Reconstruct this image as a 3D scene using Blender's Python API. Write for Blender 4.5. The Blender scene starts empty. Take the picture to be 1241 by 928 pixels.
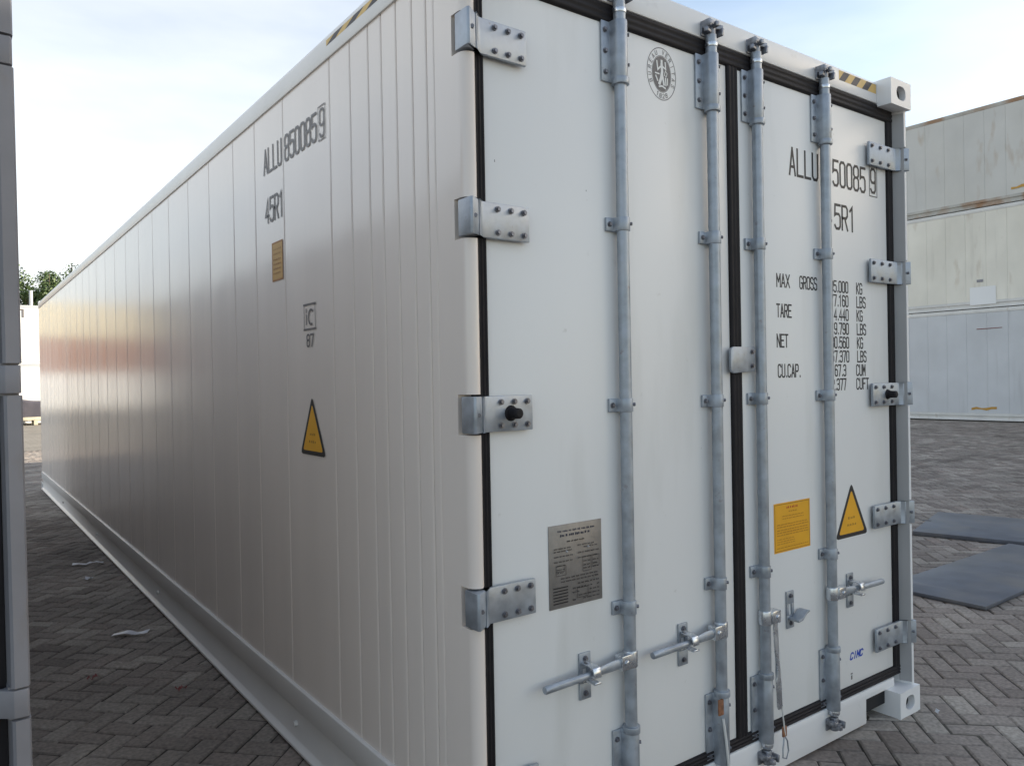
import bpy, bmesh, math, random
from mathutils import Vector, Matrix
random.seed(7)
sc = bpy.context.scene
COL = sc.collection
R = math.radians

# ------------------------------------------------------------------ camera
cam_d = bpy.data.cameras.new('camera'); cam = bpy.data.objects.new('camera', cam_d); COL.objects.link(cam)
F, YAW, PITCH, ROLL = 935.3, 0.63404, -0.00483, -0.017894
CAM = Vector((-1.18828, -1.77566, 1.56737))
fw = Vector((math.sin(YAW)*math.cos(PITCH), math.cos(YAW)*math.cos(PITCH), math.sin(PITCH)))
rt = Vector((math.cos(YAW), -math.sin(YAW), 0)); up = rt.cross(fw)
r2 = math.cos(ROLL)*rt + math.sin(ROLL)*up; u2 = -math.sin(ROLL)*rt + math.cos(ROLL)*up
m = Matrix((r2, u2, -fw)).transposed().to_4x4(); m.translation = CAM
cam.matrix_world = m
cam_d.sensor_width = 36; cam_d.lens = F/1241*36
cam_d.clip_start = 0.05; cam_d.clip_end = 6000
sc.camera = cam

# ------------------------------------------------------------------ light
SUN_EL = R(14.5); SUN_DIR = Vector((1, -0.34, 0)).normalized()      # horizontal direction towards the sun
w = bpy.data.worlds.new('World'); sc.world = w; w.use_nodes = True
nt = w.node_tree; nt.nodes.clear()
out = nt.nodes.new('ShaderNodeOutputWorld'); bg = nt.nodes.new('ShaderNodeBackground')
sky = nt.nodes.new('ShaderNodeTexSky'); sky.sky_type = 'NISHITA'; sky.sun_disc = False
sky.sun_elevation = SUN_EL; sky.sun_rotation = math.atan2(SUN_DIR.x, SUN_DIR.y)
sky.altitude = 0; sky.air_density = 1.0; sky.dust_density = 1.2; sky.ozone_density = 1.0
tc = nt.nodes.new('ShaderNodeTexCoord'); mp = nt.nodes.new('ShaderNodeMapping')
mp.inputs['Scale'].default_value = (1.2, 1.2, 4.5); mp.inputs['Rotation'].default_value = (0.1, 0.22, 0.4)
nz = nt.nodes.new('ShaderNodeTexNoise'); nz.inputs['Scale'].default_value = 1.9; nz.inputs['Detail'].default_value = 6; nz.inputs['Roughness'].default_value = 0.5
mx = nt.nodes.new('ShaderNodeMix'); mx.data_type = 'RGBA'
mx.inputs['B'].default_value = (5.9, 5.85, 5.8, 1)
def mr(f0, f1, t0, t1):
    n = nt.nodes.new('ShaderNodeMapRange'); n.inputs['From Min'].default_value = f0; n.inputs['From Max'].default_value = f1; n.inputs['To Min'].default_value = t0; n.inputs['To Max'].default_value = t1; return n
def ma(op, a=None, b=None):
    n = nt.nodes.new('ShaderNodeMath'); n.operation = op
    for k, q in enumerate((a, b)):
        if q is not None: nt.links.new(q, n.inputs[k])
    return n
L = nt.links.new
L(tc.outputs['Generated'], mp.inputs['Vector']); L(mp.outputs['Vector'], nz.inputs['Vector'])
sx = nt.nodes.new('ShaderNodeSeparateXYZ'); L(tc.outputs['Generated'], sx.inputs['Vector'])
cn = mr(.32, .68, 0, .30); L(nz.outputs['Fac'], cn.inputs['Value'])            # cloud wisps
hz_ = mr(0, .55, .16, .0); L(sx.outputs['Z'], hz_.inputs['Value'])             # veil thickening to the horizon
dt = nt.nodes.new('ShaderNodeVectorMath'); dt.operation = 'DOT_PRODUCT'; dt.inputs[1].default_value = (-.45, .89, 0); L(tc.outputs['Generated'], dt.inputs[0])
az = mr(.2, 1, 0, .40); L(dt.outputs['Value'], az.inputs['Value'])               # and to the north-west
f1 = ma('ADD', cn.outputs['Result'], hz_.outputs['Result']); f2 = ma('ADD', f1.outputs['Value'], az.outputs['Result']); f2.use_clamp = True
L(f2.outputs['Value'], mx.inputs['Factor']); L(sky.outputs['Color'], mx.inputs['A']); L(mx.outputs['Result'], bg.inputs['Color'])
bg.inputs['Strength'].default_value = 0.1
L(bg.outputs['Background'], out.inputs['Surface'])
sun_d = bpy.data.lights.new('sun', 'SUN'); sun = bpy.data.objects.new('sun', sun_d); COL.objects.link(sun)
sun_d.energy = 5.0; sun_d.angle = R(0.5); sun_d.color = (1, .89, .74)
sv = Vector((SUN_DIR.x*math.cos(SUN_EL), SUN_DIR.y*math.cos(SUN_EL), math.sin(SUN_EL)))
sun.rotation_euler = sv.to_track_quat('Z', 'Y').to_euler(); sun.location = (30, -10, 20)
sc.view_settings.view_transform = 'Standard'; sc.view_settings.look = 'None'
sc.view_settings.exposure = 1.40; sc.view_settings.gamma = 1; sc.view_settings.use_curve_mapping = False

# ------------------------------------------------------------------ materials
def mat(name, color, rough=.5, metal=0, var=0, vscale=3, stretch=(1, 1, 1), bump=0, bscale=40, bstretch=(1, 1, 1), spec=.5, coat=0, dirt=None, rvar=0):
    M = bpy.data.materials.new(name); M.use_nodes = True
    t = M.node_tree; b = t.nodes['Principled BSDF']
    b.inputs['Base Color'].default_value = (*color, 1); b.inputs['Roughness'].default_value = rough
    b.inputs['Metallic'].default_value = metal; b.inputs['Specular IOR Level'].default_value = spec
    b.inputs['Coat Weight'].default_value = coat
    c = t.nodes.new('ShaderNodeNewGeometry')
    def noise(scale, st, detail=4):
        mpn = t.nodes.new('ShaderNodeMapping'); mpn.inputs['Scale'].default_value = st
        n = t.nodes.new('ShaderNodeTexNoise'); n.inputs['Scale'].default_value = scale; n.inputs['Detail'].default_value = detail
        t.links.new(c.outputs['Position'], mpn.inputs['Vector']); t.links.new(mpn.outputs['Vector'], n.inputs['Vector'])
        return n
    sock = None
    if var:
        n = noise(vscale, stretch, 6)
        r = t.nodes.new('ShaderNodeMapRange'); r.inputs['From Min'].default_value = .3; r.inputs['From Max'].default_value = .7
        r.inputs['To Min'].default_value = 1-var; r.inputs['To Max'].default_value = 1+var
        t.links.new(n.outputs['Fac'], r.inputs['Value'])
        v = t.nodes.new('ShaderNodeVectorMath'); v.operation = 'SCALE'; v.inputs[0].default_value = color
        t.links.new(r.outputs['Result'], v.inputs['Scale']); sock = v.outputs['Vector']
        if rvar:
            r3 = t.nodes.new('ShaderNodeMapRange'); r3.inputs['From Min'].default_value = .3; r3.inputs['From Max'].default_value = .7
            r3.inputs['To Min'].default_value = rough-rvar; r3.inputs['To Max'].default_value = rough+rvar
            t.links.new(n.outputs['Fac'], r3.inputs['Value']); t.links.new(r3.outputs['Result'], b.inputs['Roughness'])
    for (dcol, dscale, dst, lo, hi, amt) in (dirt or []):
        n = noise(dscale, dst, 8)
        r = t.nodes.new('ShaderNodeMapRange'); r.inputs['From Min'].default_value = lo; r.inputs['From Max'].default_value = hi
        r.inputs['To Max'].default_value = amt
        t.links.new(n.outputs['Fac'], r.inputs['Value'])
        x = t.nodes.new('ShaderNodeMix'); x.data_type = 'RGBA'; x.inputs['B'].default_value = (*dcol, 1)
        t.links.new(r.outputs['Result'], x.inputs['Factor'])
        if sock: t.links.new(sock, x.inputs['A'])
        else: x.inputs['A'].default_value = (*color, 1)
        sock = x.outputs['Result']
    if sock: t.links.new(sock, b.inputs['Base Color'])
    if bump:
        n = noise(bscale, bstretch, 3); bp = t.nodes.new('ShaderNodeBump'); bp.inputs['Strength'].default_value = bump; bp.inputs['Distance'].default_value = .002
        t.links.new(n.outputs['Fac'], bp.inputs['Height']); t.links.new(bp.outputs['Normal'], b.inputs['Normal'])
    return M
M = {}
M['door'] = mat('door_white', (.80, .80, .785), .38, var=.03, vscale=1.3, stretch=(1, 1, .5), bump=.05, bscale=9,
                dirt=[((.50, .50, .46), 5, (1, 1, .18), .56, .82, .40), ((.45, .43, .38), 30, (1, 1, 1), .70, .80, .35)])
M['frame'] = mat('frame_white', (.81, .805, .80), .36, var=.03, vscale=2, bump=.08, bscale=25, dirt=[((.42, .38, .33), 9, (1, 1, 1), .66, .85, .5)])
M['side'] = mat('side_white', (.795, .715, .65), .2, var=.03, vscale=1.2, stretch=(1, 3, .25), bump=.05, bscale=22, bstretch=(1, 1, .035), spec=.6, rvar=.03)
t = M['side'].node_tree; b = t.nodes['Principled BSDF']; old = b.inputs['Normal'].links[0].from_node
c = t.nodes.new('ShaderNodeTexCoord'); mpn = t.nodes.new('ShaderNodeMapping'); mpn.inputs['Scale'].default_value = (1, 1, .45)
n = t.nodes.new('ShaderNodeTexNoise'); n.inputs['Scale'].default_value = 2.4; n.inputs['Detail'].default_value = 1
bp = t.nodes.new('ShaderNodeBump'); bp.inputs['Strength'].default_value = .35; bp.inputs['Distance'].default_value = .006
t.links.new(c.outputs['Object'], mpn.inputs['Vector']); t.links.new(mpn.outputs['Vector'], n.inputs['Vector']); t.links.new(n.outputs['Fac'], bp.inputs['Height'])
t.links.new(bp.outputs['Normal'], old.inputs['Normal'])
M['rail'] = mat('rail_white', (.74, .72, .70), .32, var=.03, vscale=3, bump=.06, bscale=20)
M['galv'] = mat('galvanised_steel', (.36, .395, .44), .46, .62, var=.2, vscale=22, bump=.12, bscale=60, rvar=.10, dirt=[((.20, .12, .08), 38, (1, 1, 1), .66, .78, .55), ((.50, .51, .52), 14, (1, 1, .4), .55, .75, .35)])
M['zinc'] = mat('bright_zinc_steel', (.62, .65, .69), .28, .9, var=.12, vscale=30, bump=.1, bscale=70, rvar=.08)
M['worn'] = mat('worn_steel', (.27, .28, .31), .42, .7, var=.4, vscale=45, bump=.2, bscale=60, rvar=.1)
M['bolt'] = mat('bolt_steel', (.19, .19, .21), .4, .7, var=.25, vscale=60)
M['rubber'] = mat('black_rubber', (.013, .011, .013), .65, var=.25, vscale=14, bump=.15, bscale=40, spec=.3)
M['black'] = mat('black_print', (.018, .016, .018), .5)
M['grey_print'] = mat('grey_print', (.155, .145, .145), .5)
M['yellow'] = mat('yellow_film', (.80, .40, .015), .42, var=.05, vscale=12)
M['ochre'] = mat('ochre_film', (.50, .27, .04), .45, var=.06, vscale=12)
M['faded_yellow'] = mat('faded_yellow_film', (.66, .44, .14), .5, var=.12, vscale=25)
M['faded_black'] = mat('faded_black_film', (.06, .055, .06), .55, var=.3, vscale=25)
M['red'] = mat('red_print', (.50, .03, .02), .5)
M['brown'] = mat('brown_print', (.33, .13, .012), .5)
M['blue'] = mat('blue_print', (.02, .07, .42), .45)
M['plate'] = mat('data_plate_metal', (.25, .235, .22), .42, .45, var=.12, vscale=30, bump=.08, bscale=120)
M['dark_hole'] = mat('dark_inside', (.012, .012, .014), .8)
M['rust'] = mat('rusty_orange', (.27, .12, .06), .8, var=.4, vscale=60)
M['cable'] = mat('white_cable', (.62, .62, .60), .5)
M['return_grey'] = mat('grey_post_return', (.36, .355, .355), .5, var=.08, vscale=4)
M['under'] = mat('underframe_grey', (.10, .10, .10), .8)
M['navy'] = mat('navy_door', (.012, .018, .045), .45, var=.2, vscale=5)
M['grey_frame'] = mat('grey_frame_paint', (.235, .23, .245), .5, var=.12, vscale=6, dirt=[((.2, .16, .12), 12, (1, 1, .5), .6, .8, .5)])
M['grey_side'] = mat('grey_side_paint', (.66, .63, .585), .5, var=.06, vscale=3)
M['steel_plate'] = mat('grey_steel_plate', (.10, .108, .128), .5, .0, var=.2, vscale=4, bump=.15, bscale=30, spec=.4, dirt=[((.17, .16, .145), 2.5, (1, 1, 1), .48, .72, .7), ((.22, .21, .20), 9, (1, .12, 1), .62, .72, .5)])
M['scrap'] = mat('white_plastic', (.62, .62, .66), .35)
M['redscrap'] = mat('red_plastic', (.20, .05, .045), .5)
rustd = [((.33, .19, .07), 1.1, (1, 3.0, 1.0), .60, .80, .55), ((.17, .15, .12), 2.2, (1, 1.6, .16), .62, .82, .38), ((.55, .52, .44), .7, (1, 1, .5), .45, .75, .5)]
M['old_grey'] = mat('old_blue_grey_paint', (.585, .575, .54), .6, var=.06, vscale=1.2, bump=.04, bscale=3, dirt=rustd)
M['old_cream'] = mat('old_cream_paint', (.80, .765, .67), .6, var=.06, vscale=1.2, bump=.04, bscale=3, dirt=rustd)
M['old_blue'] = mat('old_pale_blue_paint', (.57, .58, .59), .6, var=.06, vscale=1.5, bump=.04, bscale=3, dirt=[rustd[1]])
M['old_rail'] = mat('old_rail_paint', (.46, .45, .41), .65, var=.12, vscale=2, dirt=[((.30, .15, .06), 1.6, (1, 1.2, 1), .46, .66, .85)])
M['pale_rail'] = mat('pale_rail_paint', (.66, .65, .62), .6, var=.08, vscale=3, dirt=[((.3, .2, .1), 3, (1, 2, 1), .62, .8, .6)])
M['red_paint'] = mat('red_container_paint', (.33, .15, .085), .5, var=.1, vscale=1)
M['cream_paint'] = mat('cream_container_paint', (.74, .66, .46), .5, var=.06, vscale=1)
M['white_paint'] = mat('white_container_paint', (.80, .80, .79), .5, var=.03, vscale=1)
M['tarp'] = mat('dark_grey_tarp', (.075, .07, .085), .55, var=.2, vscale=3, bump=.5, bscale=5)
M['pallet'] = mat('pale_pallet_wood', (.62, .56, .42), .7, var=.15, vscale=6)
M['post'] = mat('pale_post_metal', (.6, .6, .58), .5)
M['bark'] = mat('tree_bark', (.10, .075, .05), .9, var=.3, vscale=4)

def tone_mat(name, lo, hi, rough, attr):
    Mt = bpy.data.materials.new(name); Mt.use_nodes = True
    t = Mt.node_tree; b = t.nodes['Principled BSDF']; b.inputs['Roughness'].default_value = rough
    a = t.nodes.new('ShaderNodeAttribute'); a.attribute_name = attr
    x = t.nodes.new('ShaderNodeMix'); x.data_type = 'RGBA'; x.inputs['A'].default_value = (*lo, 1); x.inputs['B'].default_value = (*hi, 1)
    t.links.new(a.outputs['Fac'], x.inputs['Factor'])
    return Mt, t, b, x
Mp, t, b, x = tone_mat('concrete_paver', (.1, .1, .1), (.2, .2, .2), .85, 'tone')
cr = t.nodes.new('ShaderNodeValToRGB'); el = cr.color_ramp.elements
el[0].position = 0; el[0].color = (.184, .152, .130, 1); el[1].position = 1; el[1].color = (.280, .225, .190, 1)
for ps, cc in ((.25, (.230, .194, .167)), (.6, (.280, .242, .208)), (.85, (.345, .306, .262)), (.92, (.235, .198, .172))): q = el.new(ps); q.color = (*cc, 1)
t.links.new(t.nodes['Attribute'].outputs['Fac'], cr.inputs['Fac'])
c = t.nodes.new('ShaderNodeTexCoord'); g = t.nodes.new('ShaderNodeNewGeometry')
n1 = t.nodes.new('ShaderNodeTexNoise'); n1.inputs['Scale'].default_value = 55; n1.inputs['Detail'].default_value = 6
n2 = t.nodes.new('ShaderNodeTexNoise'); n2.inputs['Scale'].default_value = 1.3; n2.inputs['Detail'].default_value = 5
t.links.new(g.outputs['Position'], n1.inputs['Vector']); t.links.new(g.outputs['Position'], n2.inputs['Vector'])
r1 = t.nodes.new('ShaderNodeMapRange'); r1.inputs['From Min'].default_value = .3; r1.inputs['From Max'].default_value = .7; r1.inputs['To Min'].default_value = .72; r1.inputs['To Max'].default_value = 1.25
r2_ = t.nodes.new('ShaderNodeMapRange'); r2_.inputs['From Min'].default_value = .3; r2_.inputs['From Max'].default_value = .7; r2_.inputs['To Min'].default_value = .70; r2_.inputs['To Max'].default_value = 1.2
t.links.new(n1.outputs['Fac'], r1.inputs['Value']); t.links.new(n2.outputs['Fac'], r2_.inputs['Value'])
mu = t.nodes.new('ShaderNodeMath'); mu.operation = 'MULTIPLY'; t.links.new(r1.outputs['Result'], mu.inputs[0]); t.links.new(r2_.outputs['Result'], mu.inputs[1])
vs = t.nodes.new('ShaderNodeVectorMath'); vs.operation = 'SCALE'; t.links.new(cr.outputs['Color'], vs.inputs[0]); t.links.new(mu.outputs['Value'], vs.inputs['Scale'])
t.links.new(vs.outputs['Vector'], b.inputs['Base Color'])
bp = t.nodes.new('ShaderNodeBump'); bp.inputs['Strength'].default_value = .5; bp.inputs['Distance'].default_value = .003
t.links.new(n1.outputs['Fac'], bp.inputs['Height']); t.links.new(bp.outputs['Normal'], b.inputs['Normal'])
M['paver'] = Mp
# the ground beneath the pavers (dark joint filling) and, farther off, the paving as a pattern
Mg = bpy.data.materials.new('yard_ground'); Mg.use_nodes = True
t = Mg.node_tree; b = t.nodes['Principled BSDF']; b.inputs['Roughness'].default_value = .9
g = t.nodes.new('ShaderNodeNewGeometry'); mpn = t.nodes.new('ShaderNodeMapping'); mpn.inputs['Rotation'].default_value = (0, 0, R(45))
bk = t.nodes.new('ShaderNodeTexBrick'); bk.inputs['Scale'].default_value = 1; bk.inputs['Brick Width'].default_value = .21; bk.inputs['Row Height'].default_value = .105
bk.inputs['Mortar Size'].default_value = .005; bk.inputs['Color1'].default_value = (.20, .178, .148, 1); bk.inputs['Color2'].default_value = (.255, .232, .195, 1); bk.inputs['Mortar'].default_value = (.07, .06, .05, 1)
t.links.new(g.outputs['Position'], mpn.inputs['Vector']); t.links.new(mpn.outputs['Vector'], bk.inputs['Vector'])
n2 = t.nodes.new('ShaderNodeTexNoise'); n2.inputs['Scale'].default_value = .6; n2.inputs['Detail'].default_value = 6
t.links.new(g.outputs['Position'], n2.inputs['Vector'])
r2_ = t.nodes.new('ShaderNodeMapRange'); r2_.inputs['From Min'].default_value = .3; r2_.inputs['From Max'].default_value = .7; r2_.inputs['To Min'].default_value = .8; r2_.inputs['To Max'].default_value = 1.2
t.links.new(n2.outputs['Fac'], r2_.inputs['Value'])
vs = t.nodes.new('ShaderNodeVectorMath'); vs.operation = 'SCALE'; t.links.new(bk.outputs['Color'], vs.inputs[0]); t.links.new(r2_.outputs['Result'], vs.inputs['Scale'])
t.links.new(vs.outputs['Vector'], b.inputs['Base Color'])
M['ground'] = Mg
M['joint'] = mat('joint_filling', (.040, .034, .027), .95, var=.3, vscale=9, bump=.4, bscale=60, dirt=[((.13, .115, .09), 1.4, (1, 1, 1), .5, .7, .8)])
Ml, t, b, x = tone_mat('leaf_green', (.028, .055, .014), (.085, .135, .035), .6, 'tone'); t.links.new(x.outputs['Result'], b.inputs['Base Color'])
M['leaf'] = Ml

# ------------------------------------------------------------------ mesh helpers
class MB:
    def __init__(s): s.bm = bmesh.new()
    def face(s, pts):
        return s.bm.faces.new([s.bm.verts.new(p) for p in pts])
    def box(s, x0, x1, y0, y1, z0, z1):
        v = [s.bm.verts.new((x, y, z)) for z in (z0, z1) for y in (y0, y1) for x in (x0, x1)]
        for f in ((0, 2, 3, 1), (4, 5, 7, 6), (0, 1, 5, 4), (2, 6, 7, 3), (0, 4, 6, 2), (1, 3, 7, 5)): s.bm.faces.new([v[i] for i in f])
        return s
    def obox(s, c, ax, half):            # box by centre, three axis vectors, half sizes
        ax = [Vector(a).normalized() for a in ax]; c = Vector(c)
        v = [s.bm.verts.new(c + ax[0]*half[0]*i + ax[1]*half[1]*j + ax[2]*half[2]*k) for k in (-1, 1) for j in (-1, 1) for i in (-1, 1)]
        for f in ((0, 2, 3, 1), (4, 5, 7, 6), (0, 1, 5, 4), (2, 6, 7, 3), (0, 4, 6, 2), (1, 3, 7, 5)): s.bm.faces.new([v[i] for i in f])
        return s
    def prism(s, poly, axis, a0, a1, caps=True):   # poly in the other two axes, in order
        def P(q, a):
            if axis == 0: return (a, q[0], q[1])
            if axis == 1: return (q[0], a, q[1])
            return (q[0], q[1], a)
        A = [s.bm.verts.new(P(q, a0)) for q in poly]; B = [s.bm.verts.new(P(q, a1)) for q in poly]
        n = len(poly)
        for i in range(n): s.bm.faces.new((A[i], A[(i+1) % n], B[(i+1) % n], B[i]))
        if caps: s.bm.faces.new(A[::-1]); s.bm.faces.new(B)
        return s
    def cyl(s, p0, p1, r, n=14, r1=None, caps=True):
        p0, p1 = Vector(p0), Vector(p1); d = (p1-p0).normalized(); r1 = r if r1 is None else r1
        a = d.orthogonal().normalized(); b_ = d.cross(a)
        A = [s.bm.verts.new(p0+(a*math.cos(2*math.pi*i/n)+b_*math.sin(2*math.pi*i/n))*r) for i in range(n)]
        B = [s.bm.verts.new(p1+(a*math.cos(2*math.pi*i/n)+b_*math.sin(2*math.pi*i/n))*r1) for i in range(n)]
        for i in range(n): s.bm.faces.new((A[i], A[(i+1) % n], B[(i+1) % n], B[i]))
        if caps: s.bm.faces.new(A[::-1]); s.bm.faces.new(B)
        return s
    def tube(s, pts, r, n=8):
        pts = [Vector(p) for p in pts]; rings = []
        for i, p in enumerate(pts):
            d = (pts[min(i+1, len(pts)-1)] - pts[max(i-1, 0)]).normalized()
            a = Vector((1, 0, 0)) if abs(d.x) < .8 else Vector((0, 1, 0)); a = (a - d*a.dot(d)).normalized(); b_ = d.cross(a)
            rings.append([s.bm.verts.new(p+(a*math.cos(2*math.pi*k/n)+b_*math.sin(2*math.pi*k/n))*r) for k in range(n)])
        for A, B in zip(rings, rings[1:]):
            for k in range(n): s.bm.faces.new((A[k], A[(k+1) % n], B[(k+1) % n], B[k]))
        s.bm.faces.new(rings[0][::-1]); s.bm.faces.new(rings[-1]); return s
    def holed(s, c, u, v, hu, hv, a, b_, depth, n=24):    # rectangular face with an oval recess; normal = u x v
        c, u, v = Vector(c), Vector(u), Vector(v); nn = u.cross(v); inner, outer, deep = [], [], []
        for i in range(n):
            t_ = 2*math.pi*(i+.5)/n; ct, st = math.cos(t_), math.sin(t_)
            k = min(hu/abs(ct) if abs(ct) > 1e-6 else 1e9, hv/abs(st) if abs(st) > 1e-6 else 1e9)
            outer.append((ct*k, st*k)); e = (abs(ct)**2.6+abs(st)**2.6)**(-1/2.6); inner.append((a*ct*e, b_*st*e))
        # snap the outer points nearest to the corners onto the corners
        for sx in (-1, 1):
            for sy in (-1, 1):
                j = min(range(n), key=lambda q: (outer[q][0]-sx*hu)**2+(outer[q][1]-sy*hv)**2); outer[j] = (sx*hu, sy*hv)
        O = [s.bm.verts.new(c+u*p[0]+v*p[1]) for p in outer]; I = [s.bm.verts.new(c+u*p[0]+v*p[1]) for p in inner]
        D = [s.bm.verts.new(c+u*p[0]+v*p[1]-nn*depth) for p in inner]
        for i in range(n):
            j = (i+1) % n
            s.bm.faces.new((O[i], O[j], I[j], I[i])); s.bm.faces.new((I[i], I[j], D[j], D[i]))
        f = s.bm.faces.new(D); f.material_index = 1; return s
    def mesh(s, name, mats, bevel=0, seg=2, smooth=False):
        bm = s.bm
        bmesh.ops.recalc_face_normals(bm, faces=bm.faces[:]) if not getattr(s, 'keep', False) else None
        if bevel:
            ed = [e for e in bm.edges if len(e.link_faces) == 2 and e.calc_face_angle(0) > .6]
            bmesh.ops.bevel(bm, geom=ed, offset=bevel, segments=seg, profile=.5, affect='EDGES', clamp_overlap=True)
        me = bpy.data.meshes.new(name); bm.to_mesh(me); bm.free()
        for mm in (mats if isinstance(mats, (list, tuple)) else [mats]): me.materials.append(mm)
        if smooth:
            for p in me.polygons: p.use_smooth = True
            me.set_sharp_from_angle(angle=R(35))
        return me
    def obj(s, name, mats, parent=None, bevel=0, seg=2, smooth=True, label=None, loc=(0, 0, 0)):
        return link(name, s.mesh(name, mats, bevel, seg, smooth), parent, label, loc)
def link(name, me, parent=None, label=None, loc=(0, 0, 0)):
    o = bpy.data.objects.new(name, me); COL.objects.link(o); o.location = loc
    if parent: o.parent = parent
    if label: o['label'] = label
    return o
def tag(o, label, cat, group=None):
    o['label'] = label; o['category'] = cat
    if group: o['group'] = group
    return o
def thing(name, label, cat, loc=(0, 0, 0), rz=0, group=None):
    o = bpy.data.objects.new(name, None); o.empty_display_size = .3; COL.objects.link(o)
    o.location = loc; o.rotation_euler = (0, 0, rz); return tag(o, label, cat, group)
def copy_tree(o, parent=None):
    c_ = o.copy(); COL.objects.link(c_)
    if parent: c_.parent = parent
    for ch in list(o.children): copy_tree(ch, c_)
    return c_

# ------------------------------------------------------------------ stencil-like stroke lettering
cq = .24; RR = lambda y0, y1, k=.11: [(cq, y0), (1-cq, y0), (1, y0+k), (1, y1-k), (1-cq, y1), (cq, y1), (0, y1-k), (0, y0+k), (cq, y0)]
G = {
 '0': [RR(0, 1)], 'O': [RR(0, 1)], '8': [RR(0, .53), RR(.53, 1)],
 'D': [[(0, 0), (.65, 0), (1, .14), (1, .86), (.65, 1), (0, 1), (0, 0)]],
 '5': [[(1, 1), (.06, 1), (0, .56), (cq, .62), (1-cq, .62), (1, .5), (1, .12), (1-cq, 0), (cq, 0), (0, .12)]],
 '9': [RR(.42, 1), [(1, .55), (1, .12), (1-cq, 0), (cq, 0), (0, .12)]],
 '6': [RR(0, .58), [(0, .45), (0, .88), (cq, 1), (1-cq, 1), (1, .88)]],
 '4': [[(.76, 0), (.76, 1), (0, .28), (1, .28)]],
 '7': [[(0, 1), (1, 1), (.4, 0)]], '1': [[(.15, .84), (.55, 1), (.55, 0)]],
 '3': [[(0, .88), (cq, 1), (1-cq, 1), (1, .9), (1, .62), (1-cq, .53), (.35, .53)], [(1-cq, .53), (1, .43), (1, .1), (1-cq, 0), (cq, 0), (0, .12)]],
 '2': [[(0, .86), (cq, 1), (1-cq, 1), (1, .88), (1, .62), (0, .1), (0, 0), (1, 0)]],
 'A': [[(0, 0), (.5, 1)], [(.5, 1), (1, 0)], [(.16, .3), (.84, .3)]], 'L': [[(0, 1), (0, 0), (1, 0)]],
 'U': [[(0, 1), (0, .12), (cq, 0), (1-cq, 0), (1, .12), (1, 1)]],
 'R': [[(0, 0), (0, 1), (1-cq, 1), (1, .89), (1, .6), (1-cq, .49), (0, .49)], [(.5, .49), (1, 0)]],
 'P': [[(0, 0), (0, 1), (1-cq, 1), (1, .89), (1, .56), (1-cq, .45), (0, .45)]],
 'B': [[(0, 0), (0, 1), (.7, 1), (1, .9), (1, .62), (.7, .53), (0, .53)], [(.7, .53), (1, .43), (1, .1), (.7, 0), (0, 0)]],
 'M': [[(0, 0), (0, 1)], [(0, 1), (.5, .38)], [(.5, .38), (1, 1)], [(1, 1), (1, 0)]], 'X': [[(0, 0), (1, 1)], [(0, 1), (1, 0)]],
 'G': [[(1, .84), (1-cq, 1), (cq, 1), (0, .88), (0, .12), (cq, 0), (1-cq, 0), (1, .12), (1, .46), (.55, .46)]],
 'C': [[(1, .84), (1-cq, 1), (cq, 1), (0, .88), (0, .12), (cq, 0), (1-cq, 0), (1, .16)]],
 'S': [[(1, .86), (1-cq, 1), (cq, 1), (0, .88), (0, .63), (cq, .53), (1-cq, .5), (1, .4), (1, .12), (1-cq, 0), (cq, 0), (0, .14)]],
 'T': [[(0, 1), (1, 1)], [(.5, 1), (.5, 0)]], 'E': [[(1, 1), (0, 1), (0, 0), (1, 0)], [(0, .52), (.8, .52)]],
 'F': [[(1, 1), (0, 1), (0, 0)], [(0, .52), (.8, .52)]], 'N': [[(0, 0), (0, 1)], [(0, 1), (1, 0)], [(1, 0), (1, 1)]],
 'K': [[(0, 0), (0, 1)], [(1, 1), (0, .42)], [(.25, .55), (1, 0)]], 'I': [[(.5, 0), (.5, 1)]],
 'V': [[(0, 1), (.5, 0), (1, 1)]], '.': [[(.35, .0), (.35, .13)]],
 'i': [[(.5, 0), (.5, .62)], [(.5, .8), (.5, .98)]], 'c': [[(1, .52), (1-cq, .64), (cq, .64), (0, .54), (0, .1), (cq, 0), (1-cq, 0), (1, .12)]],
}
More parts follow.
